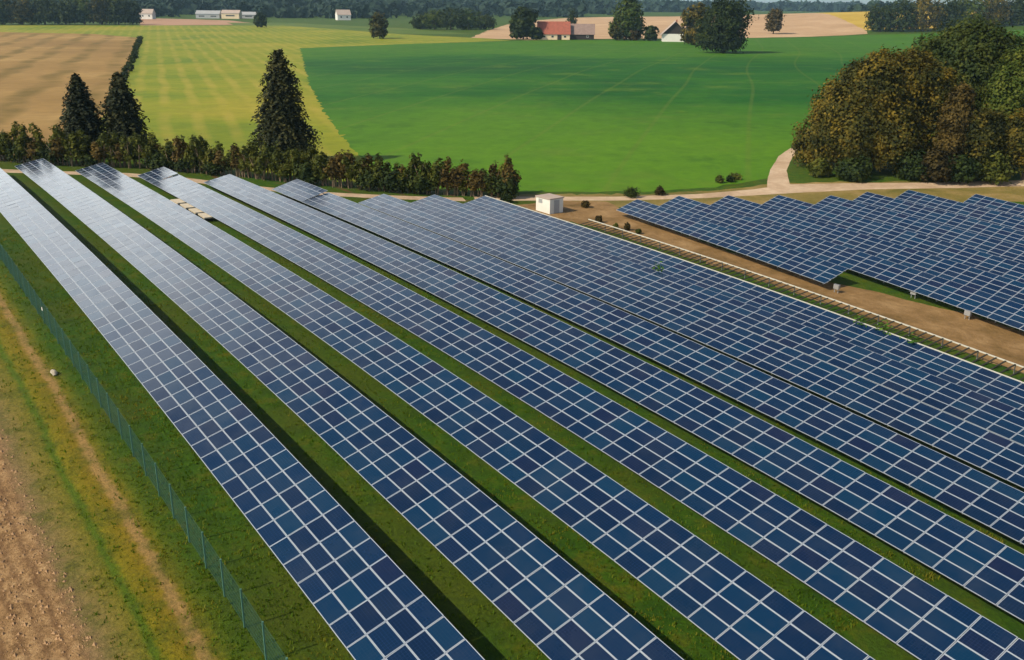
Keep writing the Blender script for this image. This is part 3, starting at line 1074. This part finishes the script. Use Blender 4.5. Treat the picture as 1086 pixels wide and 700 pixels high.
for k, (p, lbl, mt, w, h) in enumerate([
    ((146.3, 86.5), "dark green understorey bush at the foot of the rust tree", "dark", 6.5, 4.6),
    ((147.2, 82.9), "russet understorey bush under the slim russet tree", "brownleaf", 5.5, 5.4),
    ((149.9, 80.2), "dark understorey bush in the deepest shade of the grove", "dark", 6.0, 4.2),
    ((154.6, 77.6), "olive understorey bush beneath the fresh green tree", "hedge", 6.0, 5.0),
    ((134.8, 96.9), "small olive bush at the left foot of the big rust tree", "hedge", 4.0, 2.6),
    ((137.2, 91.7), "round dark bush under the front of the big rust tree", "dark", 5.5, 3.2)]):
    g = np.random.default_rng(50 + k)
    broadleaf("understorey_bush", lbl, "bush", *p, lob(w, h, .2, 5, g), 1500, .34, mt, 60 + k, "bushes under the grove", (h * .5, .12, 4, 1.2), spread=.16, per=6, inner=.4)

# ------------------------------------------------------------------ small shrubs by the road and along the dirt strip
for k, (x, y, w, h, mt, lbl) in enumerate([
    (96.8, 102.4, 3.6, 2.0, "dark", "dark round shrub on the road edge above the right array corner"),
    (101.6, 101.2, 2.3, 1.6, "brownleaf", "small brownish shrub beside the dark round one on the road edge"),
    (116.4, 102.4, 1.9, 1.8, "hedge", "upright little shrub at the crop edge left of the road fork"),
    (118.5, 102.0, 2.1, 1.2, "dark", "low dark shrub at the crop edge nearest the road fork"),
    (120.8, 103.0, 3.2, 1.1, "hedge", "flat spreading shrub at the crop edge by the track branch"),
    (78.4, 109.2, 2.6, 1.6, "dark", "dark shrub at the hedge end by the white cabin"),
    (82.1, 92.9, 1.2, 1.2, "brownleaf", "small brown shrub on dirt, closest to the white cabin"),
    (81.6, 88.9, 1.0, 1.1, "hedge", "second small shrub from the cabin along the bare frame"),
    (82.5, 87.7, 1.1, 1.3, "brownleaf", "tallest small shrub of the four along the bare frame"),
    (82.6, 85.6, .9, .8, "hedge", "lowest small shrub of the four along the bare frame"),
    (86.5, 100.9, 1.7, 1.3, "brownleaf", "dry brown shrub on dirt between cabin and road")]):
    g = np.random.default_rng(80 + k)
    broadleaf("small_shrub", lbl, "shrub", x, y, lob(w * .7, h * .68, .05, 4, g), 420, .17, mt, 90 + k, "shrubs by the road and dirt strip", (h * .6, .04, 4, .4), spread=.2, per=5, inner=.3, zmin=.05)
for k, (x, y, h, lbl) in enumerate([
    (72.75, 43.6, 2.3, "bright green weed clump poking over the last row's top edge, nearer the camera side"),
    (72.7, 46.2, 2.25, "bright green weed clump poking over the last row's top edge, farther one"),
    (72.8, 40.8, 2.2, "short weed clump sprouting at the last row's edge, closest to the dirt strip corner"),
    (66.2, 65.6, 2.3, "pale green weed clump between the last two main rows")]):
    g = np.random.default_rng(110 + k)
    V, F = crown_quads([(0, 0, h * .52, .30, .75, h * .5)], 150, .20, g, .3, 4, .0, .05)
    o = quad_obj("weed_clump", V, F, M["weed"])
    o.location = (x, y, T(x, y))
    tag(o, lbl, "weeds", "weeds among the rows")

# ------------------------------------------------------------------ white cabin, inverter boxes, slabs, stone
def cabin():
    root = empty("transformer_cabin", (80.4, 101.6, T(80.4, 101.6)), R(3))
    root.scale = (.88, .88, .88)
    tag(root, "small white transformer cabin with grey shaded end at the far corner of the main rows", "cabin")
    MB().box((0, 0, 1.05), (2.8, 3.4, 2.5)).build("wall", M["white"], root)
    MB().box((0, 0, 2.38), (3.05, 3.65, .16)).build("roof", M["paleroof"], root)
    d = MB().box((0, -1.73, 1.05), (1.1, .06, 2.1)).build("door", M["greywall"], root)
    MB().box((.4, -1.785, 1.1), (.04, .05, .2)).build("handle", M["steel"], d)
    lv = MB()
    for k in range(6):
        lv.box((-1.42, .6, 1.5 + k * .11), (.05, .9, .07))
    lv.build("louvre", M["greywall"], root)
    MB().box((0, 0, -.3), (3.2, 3.8, .5)).build("plinth", M["slab"], root)
cabin()
def inverter(x, y, lbl):
    root = empty("inverter_box", (x, y, T(x, y)))
    tag(root, lbl, "inverter", "inverter boxes at the dirt strip")
    MB().box((0, 0, .68), (.30, .62, .5)).build("case", M["steel"], root)
    lg = MB().box((0, -.22, .2), (.06, .06, .7)).build("leg", M["steel"], root)
    l2 = MB().box((0, .22, .2), (.06, .06, .7)).build("leg", M["steel"], root)
inverter(84.3, 56.6, "small grey inverter box at the near end of the short right row")
inverter(90.2, 51.2, "small grey inverter box under the second right row, farther one")
inverter(89.2, 44.6, "small grey inverter box under the second right row, nearer one")
for k, (x, y, lbl) in enumerate([(34.05, 118.6, "pale concrete slab on grass, farthest of four between third and fourth row"),
                                 (34.15, 115.3, "second farthest pale concrete slab between third and fourth row"),
                                 (34.2, 112.0, "second nearest pale concrete slab between third and fourth row"),
                                 (34.25, 108.8, "nearest of four pale concrete slabs between third and fourth row")]):
    o = MB().box((0, 0, .12), (1.2, 2.7, .16), R(random.uniform(-4, 4))).build("concrete_slab", M["slab"])
    o.location = (x, y, T(x, y) + .35)
    MB().box((0, -.8, -.2), (1.0, .2, .36)).build("bearer", M["darkbar"], o)
    MB().box((0, .8, -.2), (1.0, .2, .36)).build("bearer", M["darkbar"], o)
    tag(o, lbl, "slab", "slabs between the rows")
g = np.random.default_rng(5)
st = MB().tube([(0, -.5, .0), (.05, -.25, .10), (0, .1, .12), (0, .45, .05)], [.08, .20, .18, .06], 8).build("field_stone", M["stone"])
st.location = (9.4, 67.0, T(9.4, 67.0))
tag(st, "pale stone lying on the wheel track beside the green fence", "stone")
# ------------------------------------------------------------------ farm and village
def gable_house(name, label, cat, x, y, rz, L, W, hw, hr, wall, roof, group=None, over=.6, windows=(), door=None, gable=None, chim=False):
    """L along the ridge (local x), W across; windows (side, along, z, w, h): side 0 = -y face, 1 = -x gable"""
    root = empty(name, (x, y, T(x, y)), rz)
    tag(root, label, cat, group)
    b = MB().box((0, 0, hw / 2 - .4), (L, W, hw + .8))
    b.build("wall", M[wall], root)
    gm = MB()
    for s in (-1, 1):
        xg = s * (L / 2 - .01)
        pts = [(xg, -W / 2, hw), (xg, W / 2, hw), (xg, 0, hw + hr)]
        pin = [(xg - s * .3, p[1], p[2]) for p in pts]
        gm.face(pts if s > 0 else pts[::-1])
        gm.face(pin[::-1] if s > 0 else pin)
    gm.build("gable", M[gable or wall], root)
    r = MB()
    sl = hr / (W / 2)
    for s in (-1, 1):
        e = (s * (W / 2 + over), hw - over * sl)
        top = (0, hw + hr)
        t = .22
        a = [(-L / 2 - over, e[0], e[1] + .05), (L / 2 + over, e[0], e[1] + .05), (L / 2 + over, 0, top[1] + .05), (-L / 2 - over, 0, top[1] + .05)]
        u = [(p[0], p[1], p[2] + t) for p in a]
        r.face(u if s < 0 else u[::-1])
        r.face(a[::-1] if s < 0 else a)
        for i in range(4):
            j = (i + 1) % 4
            r.face([a[i], a[j], u[j], u[i]])
    ro = r.build("roof", M[roof], root)
    if chim:
        MB().box((L * .15, .8, hw + hr + .3), (.9, .9, 1.8)).build("chimney", M["redroof"], ro)
    for side, al, z, w, h in windows:
        if side == 0:
            f = MB().box((al, -W / 2 - .03, z), (w + .25, .10, h + .25)).build("window", M["white"], root)
            MB().box((al, -W / 2 - .075, z), (w, .05, h)).build("pane", M["glass"], f)
        else:
            f = MB().box((-L / 2 - .03, al, z), (.10, w + .25, h + .25)).build("window", M["white"], root)
            MB().box((-L / 2 - .075, al, z), (.05, w, h)).build("pane", M["glass"], f)
    if door:
        side, al, w, h = door
        if side == 0:
            MB().box((al, -W / 2 - .05, h / 2), (w, .12, h)).build("door", M["darkwood"], root)
        else:
            MB().box((-L / 2 - .05, al, h / 2), (.12, w, h)).build("door", M["darkwood"], root)
    return root
FACE = -YAW
gable_house("farm_barn", "farm barn with red tiled roof and cream wall beyond the green crop", "barn", *(441.9, 558.3), FACE, 23, 15, 4.2, 8.0, "cream", "redroof",
            windows=[(0, -7, 2.2, 1.6, 1.3), (0, -1, 2.2, 1.6, 1.3), (0, 8, 2.2, 1.6, 1.3)], door=(0, 4, 3, 3.4))
gable_house("farm_shed", "long farm shed with weathered grey brown roof joined to the red barn", "shed", *(460.5, 548.3), FACE - .05, 17.5, 13, 4.0, 6.6, "darkwood", "brownroof",
            windows=[(0, 4, 2.2, 1.4, 1.2)], door=(0, -3, 3.5, 3.2))
gable_house("farm_house", "farmhouse with dark boarded gable over a white ground floor", "house", *(498.5, 491.5), FACE - math.pi / 2 - .12, 18, 17.5, 5.2, 8.2, "white", "paleroof", over=1.4, gable="darkwood",
            windows=[(1, -6, 2.6, 1.4, 1.6), (1, 6, 2.6, 1.4, 1.6), (1, 0, 8.2, 1.6, 1.5)], door=(1, 0, 4.2, 4.2), chim=True)
bx = MB()
gable_house("village_house", "white house on the edge of the far village behind the dark wood", "house", *(358.0, 1291.3), FACE, 16, 12, 7, 5, "white", "paleroof", "houses of the far village",
            windows=[(0, -4, 4, 2, 2), (0, 4, 4, 2, 2)])
gable_house("village_hall", "long pale hall of the far village, left one", "hall", *(449.2, 1326.0), FACE, 32, 14, 6, 4, "greywall", "greywall", "houses of the far village", windows=[(0, -8, 3, 8, 1.6), (0, 8, 3, 8, 1.6)])
gable_house("village_hall", "brightest, cream coloured hall in the middle of the far village", "hall", *(472.1, 1302.1), FACE, 24, 14, 7, 4, "cream", "paleroof", "houses of the far village", windows=[(0, 0, 4, 12, 1.6)])
gable_house("village_hall", "low grey hall at the right end of the far village", "hall", *(503.1, 1317.2), FACE, 22, 12, 5, 3.5, "greywall", "greywall", "houses of the far village", windows=[(0, 0, 3, 10, 1.4)])
gable_house("village_house", "white house alone near the lone roundish bush and far forest", "house", *(585.4, 1194.2), FACE + .4, 18, 13, 7, 6, "white", "paleroof", "houses of the far village",
            windows=[(0, -4, 4, 2, 2), (0, 4, 4, 2, 2)])

# ------------------------------------------------------------------ trees around the farm and far fields
FT = "trees around the farm"
def rtree(name, label, p, w, h, z0, mat, seed, n=3000, leaf=1.25, group=FT, k=7, cat="tree", trunk=None):
    g = np.random.default_rng(seed)
    return broadleaf(name, label, cat, *p, lob(w, h, z0, k, g), n, leaf, mat, seed + 500, group, trunk or (h * .5, w * .03, 6, w * .25), spread=.12, per=8, inner=.3, zmin=.15)
rtree("broad_tree", "dark broad tree at the left end of the red roofed barn", (420.8, 566.9), 19, 21, .5, "dark", 201)
rtree("bush", "low dark bush between the broad tree and the red barn", (427.3, 559.5), 8, 8, .3, "dark", 202, 700)
rtree("tall_tree", "tall fresh green tree between the barn and the farmhouse", (482.1, 523.9), 24, 29, .6, "mid", 203, 3200)
rtree("bush", "olive bush under the tall fresh green tree", (471.7, 522.6), 12, 12, .3, "rust", 204, 1000)
rtree("bush", "small brownish bush right of the tall fresh green tree", (480.7, 514.4), 8, 7, .3, "brownleaf", 205, 600)
rtree("bush", "round dark bush left of the dark gabled farmhouse", (488.7, 505.3), 10, 9.5, .3, "dark", 206, 800)
rtree("linden_tree", "very broad round dark tree right of the farmhouse, casting shade on the crop", (406.3, 363.3), 29, 27.5, .2, "dark", 207, 6500, .85, k=10)
rtree("broad_tree", "olive brown tree behind the dark round one, closer to the farmhouse", (465.1, 439.7), 18, 25, .6, "rust", 208, 2200)
rtree("bush", "reddish bush beside the right wall of the farmhouse", (499.5, 476.0), 9, 10, .3, "brownleaf", 209, 600)
rtree("slim_tree", "thin grey brown tree showing above the barn roofs", (507.9, 618.1), 9, 20, 6.0, "dark", 210, 600, .8)
rtree("round_tree", "small round russet tree alone on the beige stubble field", (687.2, 557.7), 17, 20, 1.5, "brownleaf", 211, 2200, .95)
rtree("round_bush", "lone rounded bush of olive and brown on the far meadow", (338.1, 631.1), 14.5, 17, .2, "rust", 212, 1800, .9)
rtree("round_bush", "small dark bush alone on the far green strip before the village", (354.2, 899.8), 13, 13.5, .2, "dark", 213, 900, 1.1)
for k, (p, w, h, mt, lbl) in enumerate([((473.5, 800.4), 15, 11, "dark", "first clump"), ((482.1, 790.6), 19, 15, "mid", "second clump"), ((492.9, 779.2), 20, 16, "dark", "third clump"), ((511.5, 776.7), 19, 15, "mid", "fourth clump"), ((536.2, 784.2), 14, 12, "dark", "fifth clump")]):
    rtree("field_bush", "%s, counted from the left, of the bushy hedge on the meadow crest" % lbl, p, w * 1.5, h * 1.12, .2, mt, 220 + k, 1100, 1.1, "bushes on the meadow crest", cat="bush")
for k, (px_, w, h, mt, lbl) in enumerate([
    ((155.8, 1054.6), 22, 27, "dark", "dark tree at the left picture edge of the far left wood"), ((171.3, 1048.1), 26, 27, "rust", "olive tree in the left half of the far left wood"),
    ((190.9, 1044.7), 26, 29, "dark", "dark green tree, third from the left end of the far left wood"), ((208.7, 1039.3), 24, 24, "dark", "shorter dark tree in the middle of the far left wood"),
    ((227.1, 1043.6), 22, 28, "mid", "lighter green tree in the middle of the far left wood"), ((240.6, 1032.3), 24, 30, "rust", "olive tree, third from the right end of the far left wood"),
    ((255.9, 1028.7), 25, 28, "dark", "dark tree, second from the right end of the far left wood"), ((270.3, 1031.2), 18, 25, "dark", "dark tree at the right end of the far left wood"),
    ]):
    rtree("broad_tree", lbl, px_, w * 1.15, h * .92, .2, mt, 240 + k, 1500, 1.3, "trees of the far left wood")
for k, (px_, w, h, mt, lbl) in enumerate([
    ((788.1, 519.7), 26, 26, "dark", "dark tree at the left end of the far right wood beside the yellow field"), ((801.0, 507.1), 28, 30, "dark", "tall dark tree, second in the far right wood"),
    ((816.5, 495.4), 28, 32, "rust", "olive tree, third in the far right wood"), ((851.0, 496.0), 28, 32, "dark", "dark tree, fourth in the far right wood"),
    ((877.8, 489.4), 30, 33, "mid", "lighter green tree, fifth in the far right wood"), ((908.8, 484.7), 30, 34, "rust", "olive brown tree, sixth in the far right wood"),
    ((935.4, 477.0), 30, 33, "dark", "dark tree near the right picture edge in the far right wood"), ((953.6, 462.9), 30, 34, "rust", "olive tree at the right picture edge in the far right wood"),
    ]):
    rtree("broad_tree", lbl, px_, w * 1.15, h * .86, .2, mt, 260 + k, 1600, 1.25, "trees of the far right wood")
# dark shrubs along the ditch between tilled field and meadow
DL = [(187.5, 700), (145.0, 551.6), (118.2, 457.7), (99.0, 390.5), (84.7, 340.7), (73.5, 302.4)]
g = np.random.default_rng(77)
V, F = crown_quads(lob(7, 4.2, .1, 5, g), 420, .7, g, .2, 5, .3, .1)
dp = None
for k in range(52):
    x, y, a = along(DL, 8 * k)
    sc = random.uniform(.28, .5)
    if dp is None:
        dp = quad_obj("ditch_shrub", V, F, M["dark"])
        tag(dp, "low dark shrub in the ditch line between the tilled field and the meadow", "shrub", "ditch shrubs")
        o = dp
    else:
        o = dp.copy()
        COL.objects.link(o)
    o.location = (x + random.uniform(-1, 1), y, T(x, y))
    o.rotation_euler = (0, 0, random.random() * 6)
    o.scale = (sc, sc, sc * random.uniform(.7, 1.2))

# ------------------------------------------------------------------ far woods
def far_wood(name, bands, seed, mat):
    g = np.random.default_rng(seed)
    Vs, Fs, n0 = [], [], 0
    for a0, a1, d0, d1, n, h, w in bands:
        for _ in range(n):
            a = a0 + (a1 - a0) * g.random()
            D = d0 + (d1 - d0) * g.random()
            x, y = D * math.sin(a), D * math.cos(a)
            hh = h * (.7 + .55 * g.random())
            ww = w * (.7 + .6 * g.random())
            V, F = crown_quads([(0, 0, hh * .52, ww * .5, ww * .5, hh * .52)], 30, ww * .42, g, .2, 5, .6)
            Vs.append(V + np.array([x, y, T(x, y)]))
            Fs.append(F + n0)
            n0 += len(V)
    o = quad_obj(name, np.concatenate(Vs), np.concatenate(Fs), M[mat])
    o["kind"] = "stuff"
    o["label"] = "far wooded ridge fading to blue beyond the fields"
    o["category"] = "forest"
far_wood("forest", [(.10, .70, 1680, 1900, 420, 19, 18), (.08, .74, 2000, 2400, 520, 20, 22), (.18, .30, 1480, 1560, 40, 13, 16), (.36, .52, 1430, 1600, 60, 14, 16),
                    (.50, .82, 2500, 3100, 420, 20, 26), (.05, 1.2, 3200, 4600, 900, 17, 46), (.96, 1.2, 1650, 1900, 120, 16, 20)], 300, "bluewood")

# ------------------------------------------------------------------ air
hz = MB().box((0, 0, 30), (17000, 17000, 90)).build("haze", None)
hz.data.materials.clear()
m = bpy.data.materials.new("haze_air")
m.use_nodes = True
nt = m.node_tree
nt.nodes.remove(nt.nodes["Principled BSDF"])
pv = nt.nodes.new("ShaderNodeVolumePrincipled")
pv.inputs["Color"].default_value = (.42, .70, .92, 1)
pv.inputs["Density"].default_value = 0.00006
nt.links.new(pv.outputs[0], nt.nodes["Material Output"].inputs["Volume"])
hz.data.materials.append(m)
hz["kind"] = "stuff"
